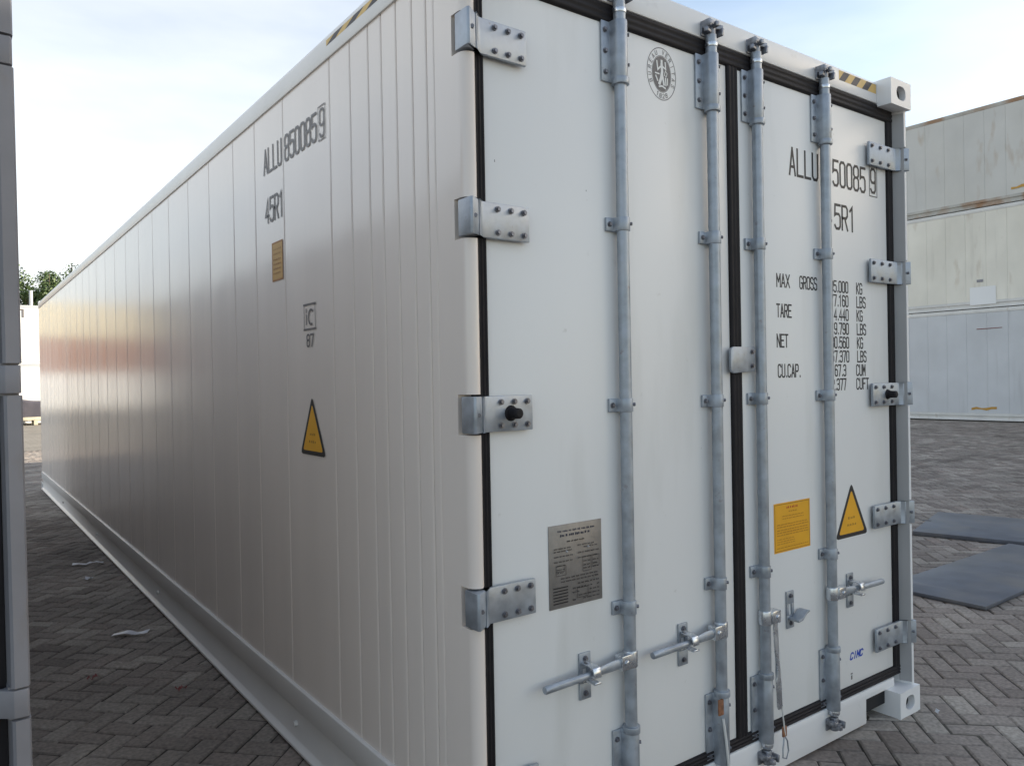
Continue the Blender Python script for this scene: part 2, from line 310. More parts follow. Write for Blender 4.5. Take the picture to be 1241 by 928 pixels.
class Print:      # flat print: ribbons laid on a plane
    def __init__(s, o, ux, uy):
        s.o, s.ux, s.uy = Vector(o), Vector(ux), Vector(uy); s.n = s.ux.cross(s.uy).normalized(); s.bm = bmesh.new(); s.k = 0
    def P(s, x, y): return s.o + s.ux*x + s.uy*y + s.n*(.0003 + .00003*min(s.k, 80))
    def stroke(s, pts, t_, mi=0):
        s.k += 1; pts = [Vector(p) for p in pts]; closed = (pts[0]-pts[-1]).length < 1e-6
        if closed: pts = pts[:-1]
        n = len(pts); Lf, Rt = [], []
        for i, p in enumerate(pts):
            a = pts[i-1] if (i > 0 or closed) else None; b_ = pts[(i+1) % n] if (i < n-1 or closed) else None
            d1 = (p-a).normalized() if a is not None else (b_-p).normalized(); d2 = (b_-p).normalized() if b_ is not None else d1
            nn = Vector((-(d1.y+d2.y), d1.x+d2.x)); nn = nn.normalized() if nn.length > 1e-6 else Vector((-d1.y, d1.x))
            k = t_/2/max(.42, nn.dot(Vector((-d1.y, d1.x))))
            e = Vector((0, 0))
            if not closed and i == 0: e = -d2*t_*.5
            if not closed and i == n-1: e = d1*t_*.5
            Lf.append(s.bm.verts.new(s.P(*(p+e+nn*k)))); Rt.append(s.bm.verts.new(s.P(*(p+e-nn*k))))
        for i in range(n if closed else n-1):
            j = (i+1) % n; f = s.bm.faces.new((Rt[i], Rt[j], Lf[j], Lf[i])); f.material_index = mi
        return s
    def rect(s, x0, y0, x1, y1, mi=0):
        s.k += 1; f = s.bm.faces.new([s.bm.verts.new(s.P(*q)) for q in ((x0, y0), (x1, y0), (x1, y1), (x0, y1))]); f.material_index = mi; return s
    def poly(s, pts, mi=0):
        s.k += 1; f = s.bm.faces.new([s.bm.verts.new(s.P(*q)) for q in pts]); f.material_index = mi; return s
    def text(s, x, y, txt, h, pitch, cw, t_, mi=0, slant=0):
        for ch in txt:
            if ch == '.':
                s.stroke([(x+pitch*.18, y), (x+pitch*.18, y+h*.06)], t_, mi); x += pitch*.5; continue
            for st in G.get(ch, []): s.stroke([(x+q[0]*cw+q[1]*h*slant, y+q[1]*h) for q in st], t_, mi)
            x += pitch
        return x
    def obj(s, name, mats, parent, label=None):
        me = bpy.data.meshes.new(name); s.bm.to_mesh(me); s.bm.free()
        for mm in (mats if isinstance(mats, (list, tuple)) else [mats]): me.materials.append(mm)
        return link(name, me, parent, label)

# ------------------------------------------------------------------ ground
def gz(x): 
    t_ = min(1, max(0, (x-7)/13)); return .27*t_*t_*(3-2*t_)
mb = MB(); xs = [-900, -300, -60, -12, 2, 5, 7]+[7+13*i/12 for i in range(1, 13)]+[26, 60, 300, 900]; ys = [-900, -250, -40, -8, 24, 60, 250, 1500]
vv = [[mb.bm.verts.new((x_, y_, gz(x_)-.010)) for x_ in xs] for y_ in ys]
for j in range(len(ys)-1):
    for i in range(len(xs)-1): mb.bm.faces.new((vv[j][i], vv[j][i+1], vv[j+1][i+1], vv[j+1][i]))
ground = mb.obj('ground', M['ground'], smooth=True); ground['kind'] = 'structure'

# ------------------------------------------------------------------ pavement of concrete pavers in herringbone
pav_xs = [-4.6, 2, 5, 7]+[7+13*i/12 for i in range(1, 13)]
mb = MB(); vv = [[mb.bm.verts.new((x_, y_, gz(x_)-.006)) for x_ in pav_xs] for y_ in (-4.2, 21)]
for i in range(len(pav_xs)-1): mb.bm.faces.new((vv[0][i], vv[0][i+1], vv[1][i+1], vv[1][i]))
pavement = mb.obj('pavement', M['joint'], smooth=True); pavement['kind'] = 'structure'
W_, L_, J_ = .105, .21, .0065
def paver_geo(hw, hl, rnd):
    bz = .006; ins = .007
    dz = [rnd.uniform(-.002, .002) for _ in range(4)]
    v = []
    q = [(-hl, -hw), (hl, -hw), (hl, hw), (-hl, hw)]
    for (a, b_), d in zip(q, dz): v.append((a-math.copysign(ins, a), b_-math.copysign(ins, b_), d))
    for (a, b_), d in zip(q, dz): v.append((a, b_, d-bz))
    for a, b_ in q: v.append((a, b_, -.02))
    f = [(0, 1, 2, 3)]+[(4+i, 4+(i+1) % 4, (i+1) % 4, i) for i in range(4)]+[(8+i, 8+(i+1) % 4, 4+(i+1) % 4, 4+i) for i in range(4)]
    return v, f
rnd = random.Random(3)
plist = []
U = Vector((math.sqrt(.5), math.sqrt(.5))); V = Vector((math.sqrt(.5), -math.sqrt(.5)))   # u along +x+y, v along +x-y
PH_U, PH_V = .02, 1.456
# herringbone: horizontals at columns (i,j) with (i-j)%4==0 and verticals with (i-j)%4==2 shifted
N = 260
for i in range(-N, N):
    for j in range(-N, N):
        k = (i-j) % 4
        if k == 0: cu, cv, ori = (i+1)*W_, (j+.5)*W_, 0
        elif k == 3: cu, cv, ori = (i+.5)*W_, (j+1)*W_, 1
        else: continue
        p_ = U*(cu+PH_U) + V*(cv+PH_V)
        x_, y_ = p_.x, p_.y
        if not ((-4.4 < x_ < 2.4 and -4 < y_ < 20.8) or (2.4 <= x_ < 20.0 and -4 < y_ < 14)): continue
        if .3 < x_ < 2.2 and .3 < y_ < 11.9: continue
        if x_ < -1.35 and y_ > .6 and y_ < 9: continue
        plist.append((x_, y_, ori))
def seg_rect(x0, y0, x1, y1, bx):
    for t_ in [k/40 for k in range(41)]:
        x_, y_ = x0+(x1-x0)*t_, y0+(y1-y0)*t_
        if bx[0] < x_ < bx[1] and bx[2] < y_ < bx[3]: return True
    return False
vis = []
for idx, (x_, y_, ori) in enumerate(plist):
    d = Vector((x_, y_, gz(x_)))-CAM; dep = d.dot(fw)
    if dep < .3: continue
    px, py = 620.5+F*d.dot(r2)/dep, 464-F*d.dot(u2)/dep
    if not (-25 < px < 1265 and py < 950): continue
    if seg_rect(CAM.x, CAM.y, x_, y_, (.03, 2.4, .06, 12.1)) or seg_rect(CAM.x, CAM.y, x_, y_, (-3.4, -1.06, .3, 9.3)): continue
    vis.append((abs(d.z)/dep**3, idx))
vis.sort(reverse=True); near = {i for _, i in vis[:300]}
ang_u = math.atan2(U.y, U.x); ang_v = math.atan2(V.y, V.x)
pool = []
for q in range(24):
    v, f = paver_geo(W_/2-J_/2, L_/2-J_/2, rnd); me = bpy.data.meshes.new('paver'); me.from_pydata(v, [], f)
    a = me.attributes.new('tone', 'FLOAT', 'POINT'); tv = rnd.random(); a.data.foreach_set('value', [tv]*len(v)); me.materials.append(M['paver']); pool.append(me)
BV, BF, BT = [], [], []
for idx, (x_, y_, ori) in enumerate(plist):
    rz = (ang_u if ori == 0 else ang_v)+rnd.uniform(-.03, .03)
    z_ = gz(x_)+rnd.uniform(-.0025, .002)+.001; x_ += rnd.uniform(-.0015, .0015); y_ += rnd.uniform(-.0015, .0015)
    if idx in near:
        o = link('paver', rnd.choice(pool), pavement, None, (x_, y_, z_)); o.rotation_euler = (rnd.uniform(-.011, .011), rnd.uniform(-.011, .011), rz)
    else:
        v, f = paver_geo(W_/2-J_/2, L_/2-J_/2, rnd); n0 = len(BV); cs, sn = math.cos(rz), math.sin(rz)
        tx, ty = rnd.uniform(-.01, .01), rnd.uniform(-.01, .01)
        BV += [(x_+a*cs-b_*sn, y_+a*sn+b_*cs, z_+h+a*tx+b_*ty) for a, b_, h in v]; BF += [tuple(n0+i for i in q) for q in f]; BT += [rnd.random()]*len(v)
me = bpy.data.meshes.new('far_pavers'); me.from_pydata(BV, [], BF); me.attributes.new('tone', 'FLOAT', 'POINT').data.foreach_set('value', BT); me.materials.append(M['paver'])
o = link('far_pavers', me, pavement); o['kind'] = 'stuff'

# ------------------------------------------------------------------ the white refrigerated container
CW, CL, CH = 2.438, 12.192, 2.896
box_ = thing('refrigerated_container', 'large white refrigerated container with galvanised locking bars and double doors closed', 'shipping container')
DY = .075                                             # door skin
def casting(parent, x0, y0, z0, sx, sy, holes=True):  # sx, sy: outward directions
    mb = MB(); w_, d_, h_ = .178, .162, .118
    x1, y1, z1 = x0+w_, y0+d_, z0+h_
    yo = y0 if sy < 0 else y1; xo = x0 if sx < 0 else x1; yi = y1 if sy < 0 else y0; xi = x1 if sx < 0 else x0
    cx_, cy_, cz_ = (x0+x1)/2, (y0+y1)/2, (z0+z1)/2
    mb.holed((cx_, yo, cz_), (-sy, 0, 0), (0, 0, 1), w_/2, h_/2, .040, .032, .03)
    mb.holed((xo, cy_, cz_), (0, sx, 0), (0, 0, 1), d_/2, h_/2, .040, .026, .03)
    mb.face([(xi, y0, z0), (xi, y1, z0), (xi, y1, z1), (xi, y0, z1)]); mb.face([(x0, yi, z0), (x1, yi, z0), (x1, yi, z1), (x0, yi, z1)])
    for z_ in (z0, z1): mb.face([(x0, y0, z_), (x1, y0, z_), (x1, y1, z_), (x0, y1, z_)])
    bmesh.ops.remove_doubles(mb.bm, verts=mb.bm.verts[:], dist=1e-5)
    return mb.obj('corner_casting', [M['frame'], M['dark_hole']], parent, smooth=False)
for x0, sx in ((0, -1), (CW-.178, 1)):
    for y0, sy in ((0, -1), (CL-.162, 1)):
        for z0 in (0, CH-.118): casting(box_, x0, y0, z0, sx, sy)
# corner posts: an outer skin rounded at the front, with a lip turned in to the door gasket; notched at the hinges
HZ = [2.553, 2.027, 1.468, .918, .362]; HH = .052
def arc(cx_, cy_, r, a0, a1, n=6): return [(cx_+r*math.cos(R(a0+(a1-a0)*i/n)), cy_+r*math.sin(R(a0+(a1-a0)*i/n))) for i in range(n+1)]
def post(parent, side, mirror_y=False):
    q = (arc(.030, .072, .030, 180, 270, 7)+[(.036, .043), (.044, .052), (.046, .14), (.08, .2), (0, .2)]) if side < 0 else (arc(.016, .036, .016, 180, 270, 6)+[(.026, .021), (.040, .07), (.046, .14), (.08, .2), (0, .2)])
    if side > 0: q = [(CW-a, b_) for a, b_ in q]
    mb = MB()
    if mirror_y: mb.prism([(a, CL-b_) for a, b_ in q], 2, .118, CH-.118)
    else:
        cuts = [.118]
        for z_ in reversed(HZ): cuts += [z_-HH-.006, z_+HH+.006]
        cuts.append(CH-.118)
        back = [(0, .105), (.046, .105), (.046, .14), (.08, .2), (0, .2)]
        if side > 0: back = [(CW-a, b_) for a, b_ in back]
        for i in range(len(cuts)-1): mb.prism(q if i % 2 == 0 else back, 2, cuts[i]+(0 if i % 2 == 0 else .0), cuts[i+1])
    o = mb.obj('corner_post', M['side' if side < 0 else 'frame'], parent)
    if side > 0 and not mirror_y: MB().prism([(2.3925, .070), (2.4105, .0225), (2.4085, .0215), (2.3905, .069)], 2, .13, CH-.13).obj('post_return_strip', M['return_grey'], o, smooth=False)  # thin grey strip over the inner return of the right post
    return o
for sd in (-1, 1): post(box_, sd); post(box_, sd, True)
# side wall panels
SEAMS = [.203, .25, .337, .441, .545, .643, .79, .972, 1.47, 1.845, 2.18, 2.62, 3.07, 3.567, 4.053, 4.53, 5.045, 5.542, 6.02, 6.53, 6.985, 7.43, 7.95, 8.46, 8.86, 9.24, 9.75, 10.2, 10.62, 11.1, 11.55, 11.99]
for y0, y1 in zip(SEAMS, SEAMS[1:]):
    g_ = .0022; e = .006; dp = .0035; wd = y1-y0; rr = random.uniform(-.0003, .0003)
    pr = [(y0+g_, dp+.012), (y0+g_, dp), (y0+g_+e*.35, dp*.35), (y0+g_+e, 0)]
    for k in range(1, 6): pr.append((y0+g_+e+(wd-2*g_-2*e)*k/6, rr*math.sin(math.pi*k/6)))
    pr += [(y1-g_-e, 0), (y1-g_-e*.35, dp*.35), (y1-g_, dp), (y1-g_, dp+.012)]
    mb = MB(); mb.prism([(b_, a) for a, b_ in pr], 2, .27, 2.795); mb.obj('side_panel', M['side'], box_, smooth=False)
MB().box(.017, .05, .2, 11.99, .2, 2.8).obj('wall_core', M['under'], box_, smooth=False)
# rails, roof, floor, far end, right wall
top = [(.10, 2.787), (-.007, 2.787), (-.009, 2.79)]+[(-.009, 2.855)]+arc(.016, 2.857, .025, 180, 90, 5)+[(.10, 2.885)]
MB().prism(top, 1, .162, CL-.162).obj('top_rail', M['rail'], box_)
MB().prism([(CW-a, b_) for a, b_ in top], 1, .162, CL-.162).obj('top_rail', M['rail'], box_)
bot = [(.08, .287), (-.009, .287), (-.013, .283), (-.013, .19), (-.009, .184), (.006, .178), (.006, .046), (.002, .040), (-.014, .030), (-.018, .026), (-.018, .016), (-.014, .012), (.08, .012)]
MB().prism(bot, 1, .162, CL-.162).obj('bottom_rail', M['rail'], box_)
MB().prism([(CW-a, b_) for a, b_ in bot], 1, .162, CL-.162).obj('bottom_rail', M['rail'], box_)
for y_ in (1.45, 4.1, 6.8, 9.5): MB().cyl((.0058, y_, .11), (-.010, y_, .11), .012, 10).obj('rail_stud', M['rail'], box_)
MB().box(.10, CW-.10, .162, CL-.162, 2.855, 2.879).obj('roof', M['rail'], box_, .003)
MB().box(.08, CW-.08, .3, CL-.2, .10, .26).obj('floor', M['under'], box_, smooth=False)
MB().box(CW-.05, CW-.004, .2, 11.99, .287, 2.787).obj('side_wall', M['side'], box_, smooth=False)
MB().box(.08, CW-.08, CL-.12, CL-.05, .05, 2.85).obj('end_wall', M['frame'], box_, smooth=False)
MB().box(.178, CW-.178, .064, .20, 2.792, 2.886).obj('door_header', M['frame'], box_, .006)
mb = MB(); mb.prism([(.178, .118), (.36, .118), (.36, .012), (2.085, .012), (2.085, .118), (2.26, .118), (2.33, .118), (2.33, .160), (.10, .160), (.10, .118)], 1, .062, .20)
mb.obj('door_sill', M['frame'], box_, .004)
for x0 in (.182, 2.087): MB().box(x0, x0+.171, .072, .10, .055, .116).obj('notch_shade', M['dark_hole'], box_, smooth=False)  # near-black fill set in the sill notches as their shade
# doors
for x0, x1 in ((.086, 1.1925), (1.2545, 2.344)):
    mb = MB(); mb.box(x0, x1, DY, DY+.07, .203, 2.728); mb.obj('door', M['door'], box_, .003)
def ribbed(a0, a1, y_back=.079, y_front=.064, n=3):      # ribbed rubber section
    pts = [(a0, y_back), (a0, y_front+.006)]; wd = (a1-a0)/n
    for k in range(n):
        for t_ in (.12, .3, .5, .7, .88): pts.append((a0+wd*(k+t_), y_front+.005*(1-math.sin(math.pi*t_))))
    return pts+[(a1, y_front+.006), (a1, y_back)]
for a0, a1 in ((.049, .085), (1.193, 1.254), (2.345, 2.391)):
    MB().prism(ribbed(a0, a1), 2, .203, 2.728).obj('door_gasket', M['rubber'], box_)
for z0, z1 in ((.1605, .2025), (2.7285, 2.7915)):
    MB().prism([(y_, a) for a, y_ in ribbed(z0, z1)], 0, .049, 2.391).obj('door_gasket', M['rubber'], box_)
MB().box(.05, CW-.05, .0795, .13, .16, 2.79).obj('door_backing', M['rubber'], box_, smooth=False)
# hinges
bolt_me = MB().cyl((0, 0, 0), (0, -.003, 0), .0092, 12).cyl((0, -.003, 0), (0, -.009, 0), .0066, 6, .0058).mesh('bolt', M['bolt'], smooth=True)
def hinge(z, side, knob, bright=False):
    mm = M['zinc'] if bright else M['galv']
    if side < 0: X = lambda a: a; tip = .231
    else: X = lambda a: CW-a; tip = CW-2.164
    mb = MB()
    pr = [(-.004, .080), (-.004, .017), (.002, .010), (.052, .047), (.066, .051), (tip, .052), (tip, .064), (.072, .064), (.040, .034), (.036, .080)]
    mb.prism([(X(a), b_) for a, b_ in pr], 2, z-HH, z+HH)
    h = mb.obj('hinge', mm, box_, .0025)
    for k in range(3):
        for dz in (-.034, .034):
            o_ = link('bolt', bolt_me, h, None, (X(.115+k*(tip-.135)/2.0), .0515, z+dz))
    mb = MB(); mb.cyl((X(.016), .0215, z), (X(.012), .0135, z), .006, 8); mb.obj('hinge_pin', M['bolt'], h)
    if knob:
        mb = MB(); xk = X(.150)
        mb.cyl((xk, .052, z), (xk, .044, z), .024, 16, .019).cyl((xk, .044, z), (xk, .012, z), .0165, 16, .0155).cyl((xk, .012, z), (xk, .008, z), .0155, 16, .010)
        mb.obj('stop_buffer', M['rubber'], h)
    return h
for i, z in enumerate(HZ):
    for sd in (-1, 1): hinge(z, sd, i == 2)
# anti-theft overlap plate on the middle gasket
q = [(1.309, 1.582), (1.309, 1.674), (1.185, 1.674)]+[(1.185-.02*math.sin(R(a)), 1.654+.02*math.cos(R(a))) for a in (30, 60, 90)]+[(1.185-.02*math.cos(R(a)), 1.595-.02*math.sin(R(a))) for a in (0, 30, 60, 90)]
tp = MB().prism(q, 1, .050, .060).obj('overlap_plate', M['galv'], box_, .002)
for z_ in (1.602, 1.655): link('bolt', bolt_me, tp, None, (1.292, .0495, z_))
# locking bars
YB = .046; RB = .0205
def bar(x, hdir, hz=.645, hang=False):
    rod = MB().cyl((x, YB, .135), (x, YB, 2.80), RB, 18).obj('locking_bar', M['galv'], box_)
    # long guides with a flange bolted to the door, at top and bottom
    for z0, z1, flip in ((2.535, 2.733, 1), (.155, .412, -1)):
        mb = MB(); pr = [(x-.062, DY-.0005), (x-.062, DY-.008), (x-.026, DY-.008)]+[(x+.0255*math.cos(R(a)), YB+.0255*math.sin(R(a))) for a in range(180, 361, 20)]+[(x+.0255, DY-.008), (x+.045, DY-.008), (x+.045, DY-.0005)]
        mb.prism(pr, 2, z0, z1)
        zc = z0 if flip > 0 else z1
        mb.cyl((x, YB, zc-.011), (x, YB, zc+.011), .0295, 18)
        gd = mb.obj('bar_guide', M['galv'], rod, .0015)
        nb = 3
        for k in range(nb):
            zz = z0+.03+(z1-z0-.06)*k/(nb-1)
            link('bolt', bolt_me, rod, None, (x-.046, DY-.0075, zz))
        for k in (0, 1):
            mb = MB(); zz = z0+.055+(z1-z0-.10)*k; mb.cyl((x+.019, YB-.012, zz), (x+.026, YB-.017, zz), .006, 8); mb.obj('rivet', M['bolt'], rod)
        zc2 = 2.765 if flip > 0 else .148
        MB().cyl((x, YB, zc2-.008), (x, YB, zc2+.008), .023, 16).obj('bar_collar', M['zinc'], rod, .002)
    for zb in (2.068, 1.476, .812):
        mb = MB(); pr = [(x-.055, DY-.0005), (x-.055, DY-.010), (x-.026, DY-.010)]+[(x+.024*math.cos(R(a)), YB+.024*math.sin(R(a))) for a in range(180, 361, 20)]+[(x+.024, DY-.010), (x+.043, DY-.010), (x+.043, DY-.0005)]
        mb.prism(pr, 2, zb-.022, zb+.022); mb.obj('bar_bracket', M['galv'], rod, .0015)
        link('bolt', bolt_me, rod, None, (x-.041, DY-.0095, zb))
        MB().cyl((x+.018, YB-.012, zb+.002), (x+.026, YB-.017, zb+.002), .006, 8).obj('rivet', M['bolt'], rod)
    # cams and keepers
    for zc, sg in ((2.822, 1), (.098, -1)):
        mb = MB()
        mb.cyl((x, YB, zc-.028), (x, YB, zc+.028), .017, 12)
        for a, ln in ((158, .040), (25, .042), (95, .036)):
            d = Vector((math.cos(R(a)), -math.sin(R(a))*.75, 0)); mb.obox((x+d.x*ln*.6, YB+d.y*ln*.6, zc+.010*sg*(1 if a < 100 else -1)), (d, (-d.y, d.x, 0), (0, 0, 1)), (ln*.55, .0085, .009))
        mb.obj('cam', M['worn'], rod, .003)
        mb = MB(); mb.box(x-.040, x+.038, .056, .0625, zc-.026, zc+.026)
        mb.obox((x-.034, .038, zc+.012), ((1, 0, .2), (0, 1, 0), (-.2, 0, 1)), (.006, .020, .013)); mb.obox((x+.034, .038, zc-.008), ((1, 0, -.2), (0, 1, 0), (.2, 0, 1)), (.006, .020, .014))
        mb.obox((x-.028, .021, zc+.012), ((1, 0, 0), (0, 1, 0), (0, 0, 1)), (.011, .005, .008))
        mb.obj('cam_keeper', M['worn'], rod, .003)
    # handle hub and handle
    s = hdir
    mb = MB(); mb.box(*sorted((x+s*.010, x+s*.062)), YB-.028, YB+.008, hz-.024, hz+.024); mb.cyl((x, YB, hz-.027), (x, YB, hz+.027), .025, 16)
    mb.cyl((x+s*.042, YB-.034, hz), (x+s*.042, YB+.012, hz), .009, 10)
    mb.obj('handle_hub', M['zinc'], rod, .003)
    if not hang:
        mb = MB(); rings = []
        prof = [(.045, .016, .006, 0), (.10, .017, .0055, -.001), (.15, .013, .006, -.004), (.20, .011, .010, -.006), (.25, .012, .012, -.007), (.31, .0125, .012, -.008), (.370, .0125, .012, -.009), (.374, .011, .011, -.009)]
        for d_, hz_, hy_, dz in prof:
            rings.append([mb.bm.verts.new((x+s*d_, YB-.016+hy_*math.cos(a)*1.0, hz+dz+hz_*math.sin(a))) for a in [2*math.pi*k/10 for k in range(10)]])
        for A, B in zip(rings, rings[1:]):
            for k in range(10): mb.bm.faces.new((A[k], A[(k+1) % 10], B[(k+1) % 10], B[k]))
        mb.bm.faces.new(rings[0]); mb.bm.faces.new(rings[-1]); mb.obj('handle', M['galv'], rod)
        kx = x+s*.178
    else:
        mb = MB(); rings = []
        prof = [(.0, .013, .006), (.06, .014, .006), (.12, .013, .006), (.16, .007, .009), (.20, .007, .011), (.235, .015, .007), (.25, .016, .007), (.34, .015, .007), (.348, .012, .005)]
        for d_, hx_, hy_ in prof:
            rings.append([mb.bm.verts.new((x+s*.045+hx_*math.cos(a)+.006*d_/.35, YB-.012+hy_*math.sin(a)-.012*d_/.35, hz-.01-d_)) for a in [2*math.pi*k/10 for k in range(10)]])
        for A, B in zip(rings, rings[1:]):
            for k in range(10): mb.bm.faces.new((A[k], A[(k+1) % 10], B[(k+1) % 10], B[k]))
        mb.bm.faces.new(rings[0]); mb.bm.faces.new(rings[-1]); mb.obj('handle', M['zinc'], rod)
        kx = x+s*.198
    # handle keeper: plate with two bolts, ledge below the handle, hook above
    mb = MB(); kz = .622
    mb.box(kx-.024, kx+.024, DY-.007, DY-.0005, kz-.074, kz-.022); mb.box(kx-.024, kx+.024, DY-.007, DY-.0005, kz+.024, kz+.074)
    mb.box(kx-.024, kx-.010, DY-.007, DY-.0005, kz-.022, kz+.024); mb.box(kx+.010, kx+.024, DY-.007, DY-.0005, kz-.022, kz+.024)
    mb.obj('handle_keeper', M['galv'], rod, .0015)
    for zz in (-.054, .056): link('bolt', bolt_me, rod, None, (kx, DY-.0075, kz+zz))
    mb = MB()
    if not hang:
        pr = [(DY-.008, kz+.046), (.030, kz+.046), (.014, kz+.040), (.008, kz+.028), (.008, kz+.010), (.013, kz+.010), (.014, kz+.026), (.020, kz+.036), (.032, kz+.040), (DY-.008, kz+.040)]
        mb.prism(pr, 0, kx-.016, kx+.016); mb.prism([(DY-.008, kz-.002), (.012, kz-.006), (.006, kz-.002), (.005, kz-.008), (.012, kz-.012), (DY-.008, kz-.010)], 0, kx-.014, kx+.014)
    else:
        pr = [(kx-.015, kz-.030), (kx+.012, kz-.026), (kx+.040, kz-.006), (kx+.062, kz-.003), (kx+.062, kz-.009), (kx+.042, kz-.014), (kx+.014, kz-.036), (kx-.015, kz-.040)]
        mb.prism(pr, 1, .020, DY-.008)
    mb.obj('handle_hook', M['zinc'] if not hang else M['galv'], rod, .002)
    return rod
BX = [.614, 1.076, 1.340, 1.802]
bar(BX[0], -1); rb2 = bar(BX[1], -1); rb3 = bar(BX[2], 1, .635, True); bar(BX[3], 1)
# seal remains on two bars
mb = MB(); mb.box(BX[1]-.040, BX[1]-.010, .026, .034, .342, .400); mb.obj('rusty_tag', M['rust'], rb2, .003)
MB().tube([(BX[1]-.022, .024, .33), (BX[1]-.016, .018, .26), (BX[1]-.008, .016, .18), (BX[1]+.004, .018, .10), (BX[1]+.012, .02, .05)], .005).obj('seal_cable', M['cable'], rb2)
MB().tube([(BX[2]+.060, .022, .31), (BX[2]+.066, .020, .25), (BX[2]+.078, .022, .19), (BX[2]+.085, .024, .165)], .003, 6).obj('seal_wire', M['cable'], rb3)
mb = MB(); mb.box(BX[2]+.070, BX[2]+.096, .022, .030, .158, .200); mb.obj('rusty_tag', M['rust'], rb3, .004)
MB().tube([(BX[2]+.08, .025, .16), (BX[2]+.064, .02, .12), (BX[2]+.062, .02, .085), (BX[2]+.085, .02, .075), (BX[2]+.102, .022, .10), (BX[2]+.098, .024, .14), (BX[2]+.084, .025, .16)], .003, 6).obj('wire_loop', M['galv'], rb3)
# ---- print on the doors
UX, UZ = Vector((1, 0, 0)), Vector((0, 0, 1)); PD = Vector((0, DY, 0))
def fp(): return Print(PD, UX, UZ)
p = fp(); x_ = p.text(1.590, 2.380, 'ALLU', .106, .0540, .038, .0116); p.text(1.838, 2.378, '8', .106, .0545, .038, .0116); p.text(1.9065, 2.378, '50085', .106, .0545, .038, .0116)
p.text(2.212, 2.386, '9', .106, .05, .038, .0116); p.stroke([(2.200, 2.368), (2.264, 2.368), (2.264, 2.510), (2.200, 2.510), (2.200, 2.368)], .004)
p.obj('lettering', M['black'], box_, 'container number in black condensed capitals on the right door')
p = fp(); p.text(1.846, 2.193, '4', .102, .05, .041, .0116); p.text(1.915, 2.193, '5R1', .102, .0570, .041, .0116); p.obj('lettering', M['black'], box_, 'size and type code in black on the right door')
tw = .0067
rows = [1.919-.0603*i for i in range(8)]
def line(xx, z_, tx, h, pt, cwd):
    p = fp(); p.text(xx, z_, tx, h, pt, cwd, tw); p.obj('lettering', M['black'], box_)
for tx, xx, r_, pt, cwd in (('MAX', 1.491, 0, .031, .023), ('GROSS', 1.648, 0, .0258, .0185), ('TARE', 1.488, 2, .0262, .0185), ('NET', 1.487, 4, .0265, .019), ('CU.CAP.', 1.491, 6, .0262, .0185)):
    line(xx, rows[r_], tx, .049, pt, cwd)
for r_, tx in enumerate(('35.000', '77.160', '4.440', '9.790', '30.560', '67.370', '67.3', '2.377')):
    line(1.872 + (.0262 if tx in ('4.440', '9.790', '67.3') else 0), rows[r_], tx, .046, .0262, .0185)
for r_, tx in enumerate(('KG', 'LBS', 'KG', 'LBS', 'KG', 'LBS', 'CUM', 'CUFT')): line(2.078 if r_ < 6 else 2.068, rows[r_], tx, .046, .0265, .0185)
# builder's blue mark
p = fp(); p.text(1.980, .316, 'CIMC', .026, .026, .019, .0075, slant=.35); p.obj('lettering', M['blue'], box_, 'small slanted blue maker mark low on the right door')
# oval emblem
p = fp(); ec = Vector((.843, 2.620)); ea, eb = .072, .090
def ell(a, b_, n=40): return [(ec.x+a*math.cos(2*math.pi*k/n), ec.y+b_*math.sin(2*math.pi*k/n)) for k in range(n+1)]
p.stroke(ell(ea, eb), .003); p.poly(ell(.045, .061)[:-1], 0); p.stroke(ell(.047, .063), .0022)
for tx, a0, a1 in (('BUREAU VERITAS', 205, -25), ('1828', 248, 292)):
    for k, ch in enumerate(tx):
        a = R(a0+(a1-a0)*k/(len(tx)-1)); cx_, cy_ = ec.x+.0595*math.cos(a), ec.y+.0765*math.sin(a); rot = a-math.pi/2 if tx[0] == 'B' else a+math.pi/2
        for st in G.get(ch, []):
            p.stroke([(cx_+(q[0]-.5)*.0085*math.cos(rot)-(q[1]-.5)*.014*math.sin(rot), cy_+(q[0]-.5)*.0085*math.sin(rot)+(q[1]-.5)*.014*math.cos(rot)) for q in st], .0022)
for st, wd in (([(0, .044), (0, .034)], .010), ([(0, .030), (.002, .008), (-.004, -.016), (-.012, -.034)], .012), ([(.002, .0), (.010, -.034)], .009), ([(-.004, .026), (-.020, .012), (-.024, .040)], .006),
               ([(.006, .026), (.020, .020), (.018, .042)], .006), ([(.018, .014), (.027, .006), (.022, -.006), (.013, -.002), (.018, .014)], .003), ([(-.032, -.002), (-.014, -.002)], .005), ([(-.030, -.012), (-.022, -.026)], .006),
               ([(.018, -.012), (.020, -.036)], .006), ([(.028, -.012), (.028, -.032)], .005), ([(-.014, -.046), (.0, -.042), (.016, -.047)], .006)):
    p.stroke([(ec.x+a, ec.y+b_) for a, b_ in st], wd, 1)
p.obj('emblem', [M['grey_print'], M['door']], box_, 'oval grey classification emblem with a ring of small capitals')
